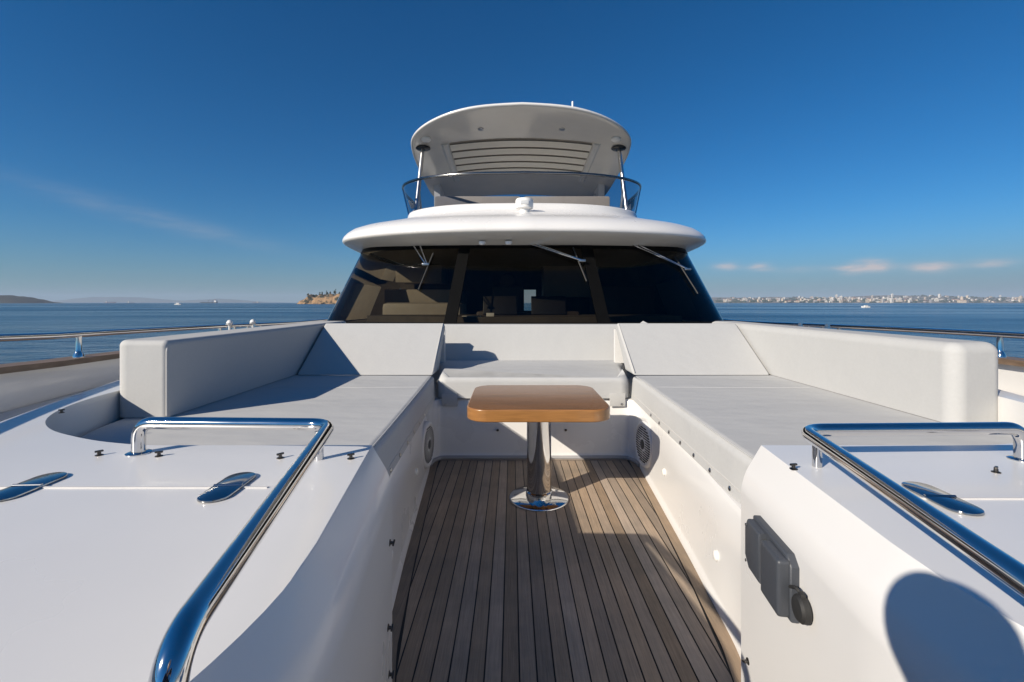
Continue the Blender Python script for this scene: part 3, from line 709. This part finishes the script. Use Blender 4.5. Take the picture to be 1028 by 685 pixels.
# ------------------------------------------------------------------ table
t = thing('pedestal_table', 'varnished wooden table on a polished steel pedestal in the cockpit', 'table', (0, 3.03, 0))
def rrect(w, d, r, n=7):
    P = []
    for cx, cy, a0 in ((w / 2 - r, d / 2 - r, 0), (-w / 2 + r, d / 2 - r, 90), (-w / 2 + r, -d / 2 + r, 180), (w / 2 - r, -d / 2 + r, 270)):
        for k in range(n + 1): a = R(a0 + 90 * k / n); P.append((cx + r * math.cos(a), cy + r * math.sin(a)))
    return P
TYc = 3.03
bm = prism([(x - .02, TYc + y) for x, y in rrect(.865, .80, .13)], .606, .68)
bevel_where(bm, lambda c, e: c.z > .679, .009, 3); bevel_where(bm, lambda c, e: c.z < .613, .008, 2)
top = obj('tabletop', bm, [WOOD, WOODE], t, angle=50, weighted=True)
for p in top.data.polygons: p.material_index = 0 if p.normal.z > .85 else 1
obj('pedestal', lathe([(.088, .012), (.088, .05), (.081, .055), (.081, .60), (.081, .612)], (0, TYc, 0), seg=48), CHROME, t)
bp = obj('base_plate', lathe([(.20, .001), (.20, .006), (.192, .012), (.10, .016), (.085, .018)], (0, TYc, 0), seg=56), CHROME, t, angle=60)
for a in (35, 125, 215, 305):
    obj('bolt', lathe([(.012, .011), (.012, .015), (.006, .0165)], (.155 * math.cos(R(a)), TYc + .155 * math.sin(R(a)), 0), seg=10), STEEL, bp)
obj('mounting_plate', box((0, TYc, .605), (.34, .34, .014), bev=.004), BLACKM, t)

# ------------------------------------------------------------------ wheelhouse
gb = crom([Vector(p) for p in ((0, 5.40), (.93, 5.45), (1.65, 5.57), (2.28, 5.78), (2.645, 6.04), (2.72, 6.45), (2.73, 7.5), (2.72, 10))], 8)
gt = crom([Vector(p) for p in ((0, 6.02), (.80, 6.06), (1.45, 6.18), (2.05, 6.40), (2.35, 6.68), (2.46, 7.1), (2.50, 8), (2.52, 10))], 8)
GB, GT = mirror(gb), mirror(gt)
ZB, ZT = 1.02, 2.09
def gpt(i, t, off=0.0):
    """point on the glass shell; off = outwards"""
    b, tt = GB[i], GT[i]; p = Vector((lerp(b.x, tt.x, t), lerp(b.y, tt.y, t), lerp(ZB, ZT, t)))
    if off:
        i0, i1 = max(i - 1, 0), min(i + 1, len(GB) - 1)
        tx = Vector((GB[i1].x - GB[i0].x, GB[i1].y - GB[i0].y, 0)); up = Vector((tt.x - b.x, tt.y - b.y, ZT - ZB))
        p += tx.cross(up).normalized() * -off * (-1 if tx.cross(up).y < 0 and False else 1)
    return p
n_ = len(GB); mid = n_ // 2
_t = Vector((GB[mid + 1].x - GB[mid - 1].x, GB[mid + 1].y - GB[mid - 1].y, 0)).cross(Vector((0, GT[mid].y - GB[mid].y, ZT - ZB)))
OUT = 1 if _t.y < 0 else -1
def gp(i, t, off=0.0):
    b, tt = GB[i], GT[i]; i0, i1 = max(i - 1, 0), min(i + 1, n_ - 1)
    tx = Vector((GB[i1].x - GB[i0].x, GB[i1].y - GB[i0].y, 0)); up = Vector((tt.x - b.x, tt.y - b.y, ZT - ZB))
    return Vector((lerp(b.x, tt.x, t), lerp(b.y, tt.y, t), lerp(ZB, ZT, t))) + tx.cross(up).normalized() * OUT * off
front = [i for i in range(n_) if GB[i].y < 6.5]
glass = obj('windscreen', loft([[gp(i, k / 10) for i in range(n_)] for k in range(11)]), GLASS, Y, angle=80)
def strip_path(pts_a, pts_b, name, m, parent, th=.012):
    pass
def band(i0, i1, t0, t1, off=.006, m=FRAMEB, name='window_frame', parent=None):
    bm = loft([[gp(i, lerp(t0, t1, k / 4), off) for i in range(i0, i1 + 1)] for k in range(5)])
    return obj(name, bm, m, parent or glass, angle=80)
band(0, n_ - 1, -.02, .035); band(0, n_ - 1, .93, 1.02)
def mullion(xb, w=.075, off=.008):
    # a sloping black bar between two panes
    i = min(range(n_), key=lambda k: abs(GB[k].x - xb) + (0 if GB[k].y < 6.2 else 9))
    rows = []
    for k in range(7):
        t_ = k / 6; c = gp(i, t_, off); tx = (gp(i + 1, t_, off) - gp(i - 1, t_, off)).normalized(); nn = (gp(i, t_, off) - gp(i, t_, 0)).normalized()
        rows.append([c - tx * w - nn * .03, c - tx * w, c, c + tx * w, c + tx * w - nn * .03])
    obj('mullion', loft(rows), FRAMEB, glass, angle=60)
for x in (-.93, .93): mullion(x)
for s in (-1, 1):
    i = min(range(n_), key=lambda k: abs(GB[k].x - s * 2.69) + abs(GB[k].y - 7.3))
    mullion_i = i
    rows = []
    for k in range(7):
        t_ = k / 6; a, b = gp(i - 2, t_, .008), gp(i + 2, t_, .008); rows.append([a, (a + b) / 2, b])
    obj('side_pillar', loft(rows), FRAMEB, glass)
# house below the glass, rear wall with a door opening, floor, ceiling
rows = [[(p.x, p.y, z) for p in GB] for z in (.30, 1.0)]
house = obj('wheelhouse', loft(rows + [[(p.x, p.y, ZB - .012) for p in GB]]), GEL, Y, angle=50)
sill = [[(p.x * .0 if False else p.x, p.y + .01, ZB - .0115) for p in GB if p.y < 8], [(p.x, min(p.y, 5.02), ZB - .0115) if abs(p.x) < 2.6 else (p.x, 5.02, ZB - .0115) for p in GB if p.y < 8]]
obj('foredeck_shelf', loft([[(x, 5.0, ZB - .012) for x in [k * .1 * 2.66 for k in range(-10, 11)]], [(x, interp([(p.x, p.y) for p in GB if p.y < 6.6], x) + .02, ZB - .012) for x in [k * .1 * 2.66 for k in range(-10, 11)]]]), GELG, Y)
inn = thing('cabin_interior', 'dark wheelhouse interior with dashboard and rear wall seen through the tinted windscreen', 'cabin', (0, 8, .3))
obj('floor', prism([(-2.6, 6.2), (2.6, 6.2), (2.6, 9.9), (-2.6, 9.9)], .30, .34), DARKIN, inn)
obj('ceiling', prism([(-2.2, 6.5), (2.2, 6.5), (2.4, 7.2), (2.4, 9.9), (-2.4, 9.9), (-2.4, 7.2)], 2.075, 2.10), DARKIN, inn)
bm = box((-1.28, 9.9, 1.2), (2.64, .06, 1.85)); bm = box((1.49, 9.9, 1.2), (2.3, .06, 1.85), bm); bm = box((.19, 9.9, 1.86), (.34, .058, .56), bm)
obj('rear_wall', bm, DARKIN, inn, smooth=False)
dash = prism([(-2.2, 6.35), (-.9, 5.75), (.9, 5.75), (2.2, 6.35), (2.1, 6.9), (-2.1, 6.9)], .95, 1.12)
obj('dashboard', dash, DARKIN, inn, smooth=False)
obj('console', box((.05, 6.85, .90), (1.5, .5, .55), bev=.04), LEATH, inn)
for x in (-.35, .35): obj('display', box((x, 6.63, 1.26), (.5, .03, .28), bev=.01, rot=Matrix.Rotation(R(-20), 3, 'X')), BLACKM, inn)
obj('cabinet', box((-1.75, 8.6, 1.0), (1.3, 1.4, 1.06), bev=.03), CREAMIN, inn)
obj('cabinet', box((1.0, 9.4, 1.72), (1.1, .6, .62), bev=.02), CREAMIN, inn)
obj('cabinet', box((1.9, 8.9, 1.0), (.9, 1.6, 1.2), bev=.03), LEATH, inn)
obj('settee', box((-1.55, 7.3, .85), (1.2, .9, .9), bev=.08), CREAMIN, inn)
obj('upper_locker', box((-2.0, 9.3, 1.86), (.9, .9, .34), bev=.02), CREAMIN, inn)
hs = thing('helm_chair', 'dark leather helm chair with round headrest behind the windscreen', 'chair', (-.25, 7.7, .34))
obj('seat', box((-.25, 7.7, .85), (.58, .55, .14), bev=.05), LEATH, hs)
obj('backrest', box((-.25, 7.98, 1.25), (.56, .13, .72), bev=.055, seg=4), LEATH, hs)
obj('headrest', lathe([(.03, -.05), (.11, -.04), (.145, 0), (.11, .04), (.03, .05)], (-.25, 7.98, 1.68), seg=20, rot=rotto((0, -1, 0))), LEATH, hs)
obj('pedestal', lathe([(.22, .34), (.2, .38), (.06, .42), (.06, .8)], (-.25, 7.75, 0), seg=18), STEEL, hs)

# small white things on the shelf and dash
bm = bmesh.new()
pk = [(-.12, -.05, 0), (.12, -.06, 0), (.15, .06, 0), (-.10, .07, 0), (-.02, -.01, .085), (.06, .02, .05)]
v = [bm.verts.new(Vector(p) + Vector((1.32, 5.15, ZB - .011))) for p in pk]
for q in ((0, 1, 4), (1, 5, 4), (1, 2, 5), (2, 3, 4, 5), (3, 0, 4), (0, 3, 2, 1)): bm.faces.new([v[j] for j in q])
bmesh.ops.subdivide_edges(bm, edges=bm.edges, cuts=2, smooth=.4)
tag(obj('cloth', bm, FABS), 'small crumpled white cloth on the shelf below the windscreen', 'cloth')
tag(obj('paper_slip', box((-.70, 5.86, 1.126), (.24, .10, .008), bev=.002), WHITEP), 'long white slip of paper on the dashboard behind the windscreen', 'paper')
tag(obj('card', box((-.46, 5.84, 1.145), (.10, .012, .045), bev=.002), WHITEP), 'small white card standing on the dashboard behind the windscreen', 'card')

# wipers hang from the top frame
def wiper(px_pivot, px_end, bl0, bl1, two=True):
    def on(x, t_, off):
        i = min(range(n_ - 1), key=lambda k: abs(lerp(GB[k].x, GT[k].x, t_) - x) + (0 if GB[k].y < 7 else 9))
        return gp(i, t_, off), i
    def pt(x, t_, off=.05):
        k0 = [k for k in front if lerp(GB[k].x, GT[k].x, t_) <= x]; k = max(k0) if k0 else front[0]
        a, b = gp(k, t_, off), gp(k + 1, t_, off); f = 0 if abs(b.x - a.x) < 1e-6 else (x - a.x) / (b.x - a.x)
        return a.lerp(b, max(0, min(1, f)))
    w = bpy.data.objects.new('wiper', None); COL.objects.link(w); w.parent = Y
    w.location = pt(px_pivot[0], px_pivot[1]) - wloc(Y)
    bm = bmesh.new()
    for d in ((0, .09) if two else (0,)):
        a, b = pt(px_pivot[0] + d, px_pivot[1], .04), pt(px_end[0] + d * .25, px_end[1], .055); tube([a, a.lerp(b, .5), b], .009, bm, seg=8)
    obj('arm', bm, CHROME, w)
    c = pt(px_end[0], px_end[1], .055); obj('pivot', box(c, (.09, .03, .03), bev=.006), STEEL, w)
    obj('blade', tube([pt(*lerp(Vector(bl0), Vector(bl1), k / 6), .025) for k in range(7)], .011, seg=8), BLACKR, w)
wiper((-1.50, .95), (-1.30, .70), (-1.22, .86), (-1.36, .40))
wiper((-.02, .985), (.72, .74), (.62, .93), (.76, .50))
wiper((1.42, .98), (2.20, .66), (2.06, .84), (2.28, .36))

# visor / roof and flybridge coaming
lip = mirror(crom([Vector(p) for p in ((0, 5.55), (.9, 5.62), (1.7, 5.84), (2.3, 6.19), (2.62, 6.56), (2.76, 7.1), (2.8, 8), (2.8, 10), (2.8, 13))], 8))
coa = mirror(crom([Vector(p) for p in ((0, 6.90), (.8, 6.96), (1.4, 7.16), (1.83, 7.52), (2.0, 7.95), (2.08, 8.6), (2.12, 9.4), (2.14, 11), (2.14, 13))], 8))
def sec(t_, z): return [(lerp(a.x, b.x, t_), lerp(a.y, b.y, t_), z + .0 * a.y) for a, b in zip(lip, coa)]
prof = [(.36, 2.05), (.20, 2.092), (.08, 2.137), (.025, 2.163), (.006, 2.182), (0, 2.203), (.004, 2.224), (.018, 2.256), (.055, 2.305), (.13, 2.37), (.25, 2.43), (.6, 2.55), (.90, 2.66), (.965, 2.695), (.99, 2.735), (1.003, 2.785), (1.02, 2.815), (1.06, 2.83), (1.14, 2.835), (1.20, 2.80), (1.21, 2.55)]
roof = obj('visor_roof', loft([sec(a, b) for a, b in prof]), [GEL, UNDER], Y, angle=60)
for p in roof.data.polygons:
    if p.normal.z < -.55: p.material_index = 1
# seam beads and lamps under the visor
for x in (-.55, -.28):
    i = min(range(len(lip)), key=lambda k: abs(lip[k].x - x) + abs(lip[k].y - 5.6)); p = lip[i].lerp(coa[i], .17)
    obj('visor_lamp', lathe([(.045, .0), (.045, -.02), (.03, -.04), (.001, -.042)], (p.x, p.y, 2.078), seg=16), WHITEP, roof)
obj('fly_deck', loft([[(p.x * .99, p.y + .1, 2.56) for p in coa], [(p.x * .99, 13, 2.56) for p in coa]]), GELG, Y)
# searchlight
c = (0.0, 6.62, 2.53)
sl = obj('searchlight', lathe([(.10, 0), (.10, .03), (.075, .05), (.075, .12), (.125, .14), (.13, .17), (.13, .25), (.115, .275), (.06, .28)], c, seg=24), WHITEP, Y, angle=45)
obj('lens', box((0, 6.62 - .125, 2.53 + .205), (.12, .02, .06), bev=.008), mat('lens', (.55, .56, .56), .15, coat=.5), sl)
# fly windscreen and rail
fb = mirror(crom([Vector(p) for p in ((0, 7.05), (.8, 7.11), (1.4, 7.32), (1.83, 7.70), (2.0, 8.12), (2.06, 8.7), (2.08, 9.6), (2.1, 11))], 8))
ft = mirror(crom([Vector(p) for p in ((0, 7.25), (.9, 7.33), (1.6, 7.62), (2.05, 8.08), (2.24, 8.6), (2.30, 9.1), (2.30, 9.8), (2.30, 11))], 8))
zt = lambda p: 3.36 + .09 * max(0, min(1, (p.y - 7.25) / 1.5))
fly = obj('fly_windscreen', loft([[(lerp(a.x, b.x, k / 5), lerp(a.y, b.y, k / 5), lerp(2.80, zt(b), k / 5)) for a, b in zip(fb, ft)] for k in range(6)]), ACRYL, Y, angle=80)
obj('top_rail', tube([(p.x, p.y, zt(p) + .012) for p in ft], .024, seg=12), RAILD, fly, angle=80)
for s in (-1, 1):
    i = min(range(len(ft)), key=lambda k: abs(ft[k].x - s * 2.24) + abs(ft[k].y - 8.6))
    a, b = fb[i], ft[i]; obj('post', tube([(a.x, a.y, 2.8), (b.x, b.y, zt(b))], .02, seg=10), CHROME, fly)
# fly seats
fs = thing('fly_sofa', 'beige sofa backrest behind the flybridge windscreen', 'sofa', (0, 8.2, 2.56))
obj('backrest', box((-.78, 8.0, 2.90), (1.50, .16, .52), bev=.04), BEIGE, fs); obj('backrest', box((.78, 8.0, 2.90), (1.50, .16, .52), bev=.04), BEIGE, fs)
obj('seat', box((0, 8.45, 2.78), (3.0, .7, .3), bev=.04), BEIGE, fs)
# hardtop
out = crom([Vector(p) for p in ((0, 7.92), (.95, 8.0), (1.62, 8.26), (2.06, 8.68), (2.22, 9.25), (2.27, 10.2), (2.28, 11.6), (2.2, 12.15), (1.9, 12.4), (1.0, 12.5), (0, 12.5))], 6)
outl = out + [Vector((-p.x, p.y)) for p in reversed(out[1:-1])]
CEN = Vector((0, 10.2))
def zu(x, y): return 4.74 - .105 * (y - 7.9) - .045 * x * x
def ring(f, dz, g=0): return [(CEN.x + (p.x - CEN.x) * f, CEN.y + (p.y - CEN.y) * f, zu(p.x * f, CEN.y + (p.y - CEN.y) * f) + dz) for p in outl]
rows = [ring(.02, .0), ring(.3, 0), ring(.6, 0), ring(.85, 0), ring(.965, 0), ring(.988, .002), ring(.998, .016), ring(1.0, .035), ring(.996, .055), ring(.975, .078), ring(.85, .17), ring(.5, .22), ring(.02, .24)]
ht = obj('hardtop', loft(rows, closed=True, cap=True), [UNDER, GEL], Y, angle=60)
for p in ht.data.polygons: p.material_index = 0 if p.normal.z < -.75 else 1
xs = [-1.44 + j * .144 for j in range(21)]
bm = bmesh.new(); bm2 = bmesh.new()
for k in range(5):
    y0 = 9.2 + k * .35
    loft([[(x, y0, zu(x, y0) - .034) for x in xs], [(x, y0 + .30, zu(x, y0 + .30) - .02) for x in xs], [(x, y0 + .30, zu(x, y0 + .30) + .01) for x in xs]], bm)
    loft([[(x, y0, zu(x, y0) - .032) for x in xs], [(x, y0 + .004, zu(x, y0) + .01) for x in xs]], bm2)
    loft([[(x, y0 - .05, zu(x, y0 - .05) - .006) for x in xs], [(x, y0 + .002, zu(x, y0) - .006) for x in xs]], bm2)
obj('louvre_panel', bm, SLATM, ht, angle=20)
obj('louvre_shade', bm2, mat('painted louvre shade', (.26, .235, .20), .6), ht)  # strips coloured dark to stand for the shade lines between slats
for s in (-1, 1):
    bm = loft([[(s * 1.5, y, zu(1.5, y) - .05), (s * 1.56, y, zu(1.5, y) - .055), (s * 1.62, y, zu(1.62, y) + .002), (s * 1.45, y, zu(1.45, y) + .002)] for y in [9.15 + k * .2 for k in range(11)]], closed=True, cap=True)
    obj('louvre_rail', bm, UNDER, ht, angle=30)
    # supports
    xa, ya, xb, yb = s * 1.98, 9.2, s * 2.06, 8.75
    st = obj('hardtop_support', tube([(xb, yb, 2.76), (xa, ya, zu(xa, ya) + .01)], .042, seg=12), SATIN, Y)
    tube_bm = tube([(s * 2.02, 9.45, 2.76), (s * 2.05, 9.15, 3.5), (s * 2.0, 9.25, zu(2, 9.25) + .01)], .03, seg=10)
    obj('brace', tube_bm, SATIN, st)
    obj('bracket', lathe([(.12, -.03), (.15, -.012), (.15, .01)], (xa, ya, zu(xa, ya) - .005), seg=20), BLACKM, st)
    obj('dome_lamp', lathe([(.10, .01), (.10, -.02), (.07, -.05), (.001, -.06)], (s * 1.85, 8.85, zu(1.85, 8.85)), seg=18), WHITEP, ht)
    obj('downlight', lathe([(.055, .01), (.055, -.012), (.04, -.016), (.001, -.012)], (s * .78, 8.72, zu(.78, 8.72)), seg=18), STEEL, ht)
obj('antenna', tube([(.95, 8.5, zu(.95, 8.5) + .1), (.95, 8.5, zu(.95, 8.5) + .42)], .016, seg=8), WHITEP, ht)
# aft arch that carries the hardtop
for s in (-1, 1):
    obj('aft_arch', loft([[(s * 2.0, 11.6, 2.5), (s * 2.0, 12.6, 2.5), (s * 2.15, 12.6, 2.5), (s * 2.15, 11.6, 2.5)], [(s * 1.95, 11.2, zu(2, 11.2) + .02), (s * 1.95, 11.9, zu(2, 11.9) + .02), (s * 2.1, 11.9, zu(2.1, 11.9) + .02), (s * 2.1, 11.2, zu(2.1, 11.2) + .02)]], closed=True, cap=True), GEL, Y, angle=30)

# ------------------------------------------------------------------ the photographer, whose shadow falls on the starboard locker
def skin(name, J, E, m, parent, sub=2):
    me = bpy.data.meshes.new(name); me.from_pydata([Vector(j[0]) - wloc(parent) for j in J], E, [])
    me.materials.append(m); o = bpy.data.objects.new(name, me); COL.objects.link(o); o.parent = parent
    md = o.modifiers.new('skin', 'SKIN'); md.use_smooth_shade = True
    for i, j in enumerate(J):
        sv = me.skin_vertices[0].data[i]; r = j[1]; sv.radius = r if isinstance(r, tuple) else (r, r); sv.use_root = (i == 0)
    sb = o.modifiers.new('sub', 'SUBSURF'); sb.levels = sb.render_levels = sub
    return o
SKINM = mat('skin', (.50, .32, .23), .55); SHIRT = mat('navy shirt', (.03, .045, .09), .85); TROUS = mat('grey trousers', (.12, .12, .12), .85)
per = thing('person', 'photographer in navy shirt leaning forward behind a camera, one shadow on the starboard locker', 'person', (-.28, -.62, 0))
J = [((-.30, -.64, .92), (.15, .12)), ((-.33, -.52, 1.06), (.14, .11)), ((-.36, -.36, 1.20), (.16, .11)), ((-.385, -.24, 1.29), (.08, .07)), ((-.40, -.16, 1.335), (.055, .055)),
     ((-.405, -.11, 1.365), (.06, .06)), ((-.41, -.07, 1.385), (.05, .06)),
     ((-.20, -.30, 1.27), .065), ((-.10, -.32, 1.05), .05), ((-.10, -.16, 1.20), .038),
     ((-.54, -.30, 1.27), .065), ((-.60, -.36, 1.08), .05), ((-.36, -.17, 1.24), .038),
     ((-.21, -.63, .84), .10), ((-.14, -.56, .48), .068), ((-.13, -.62, .08), .045), ((-.13, -.50, .035), .04),
     ((-.38, -.66, .84), .10), ((-.30, -.66, .48), .068), ((-.29, -.74, .08), .045), ((-.29, -.62, .035), .04)]
E = [(0, 1), (1, 2), (2, 3), (3, 4), (4, 5), (5, 6), (2, 7), (7, 8), (8, 9), (2, 10), (10, 11), (11, 12), (0, 13), (13, 14), (14, 15), (15, 16), (0, 17), (17, 18), (18, 19), (19, 20)]
body = skin('body', J, E, SHIRT, per)
hd = bmesh.new(); bmesh.ops.create_uvsphere(hd, u_segments=24, v_segments=16, radius=1)
for v in hd.verts:
    x, y, z = v.co
    v.co = Vector((x * .070, y * .088, z * .105 - (.012 if z < -.4 else 0)))
    if y > .8 and -.35 < z < .15 and abs(x) < .25: v.co.y += .022
bmesh.ops.rotate(hd, verts=hd.verts, cent=(0, 0, 0), matrix=Matrix.Rotation(R(-25), 3, 'X')); bmesh.ops.translate(hd, verts=hd.verts, vec=(-.41, -.055, 1.40))
obj('face', hd, SKINM, per, angle=80)
hr = bmesh.new(); bmesh.ops.create_uvsphere(hr, u_segments=20, v_segments=14, radius=1)
for v in hr.verts: v.co = Vector((v.co.x * .075, v.co.y * .088, v.co.z * .086))
bmesh.ops.translate(hr, verts=hr.verts, vec=(-.41, -.078, 1.424)); obj('hair', hr, mat('dark hair', (.02, .015, .01), .7), per, angle=80)
for s, w in ((1, (-.10, -.16, 1.20)), (-1, (-.36, -.17, 1.24))):
    tgt = Vector((-.18 + s * .065, -.075, 1.29)); w = Vector(w); d = (tgt - w)
    J = [(w, .032), (w + d * .5, (.036, .024)), (w + d * .8, (.040, .02))]; E = [(0, 1), (1, 2)]
    for k in range(4):
        b = len(J); o_ = w + d * .85 + Vector((0, 0, .03 - k * .022)); J += [(o_, .010), (o_ + Vector((s * .012, .04, 0)), .0095), (o_ + Vector((-s * .012, .062 - .004 * abs(k - 1), 0)), .008)]
        E += [(2, b), (b, b + 1), (b + 1, b + 2)]
    b = len(J); J += [(w + d * .7 + Vector((-s * .03, 0, .02)), .011), (w + d * .9 + Vector((-s * .045, .0, .035)), .009)]; E += [(1, b), (b, b + 1)]
    skin('hand', J, E, SKINM, per, 1)
pc = thing('photo_camera', 'black camera held in both hands of the photographer', 'camera', (-.18, -.10, 1.24))
obj('body', box((-.18, -.13, 1.30), (.14, .06, .095), box((-.18, -.135, 1.355), (.06, .05, .035), bev=.008), bev=.012), BLACKM, pc)
obj('lens_barrel', lathe([(.034, 0), (.036, .01), (.036, .05), (.040, .055), (.040, .075), (.034, .078)], (-.18, -.10, 1.30), seg=24, rot=rotto((0, 1, 0))), BLACKM, pc)

# ------------------------------------------------------------------ haze
HAZE = 7.0e-5
hm = bpy.data.materials.new('sea haze'); hm.use_nodes = True; t = hm.node_tree; t.nodes.clear()
o_ = N(t, 'ShaderNodeOutputMaterial'); pv = N(t, 'ShaderNodeVolumePrincipled'); pv.inputs['Density'].default_value = HAZE; pv.inputs['Color'].default_value = (.66, .80, 1.0, 1)
t.links.new(pv.outputs[0], o_.inputs['Volume'])
tag(obj('haze', box((0, 0, (240 - 4.5) / 2), (28600, 28600, 240 + 4.5)), hm, smooth=False), 'thin sea haze over the water', 'haze', kind='stuff')
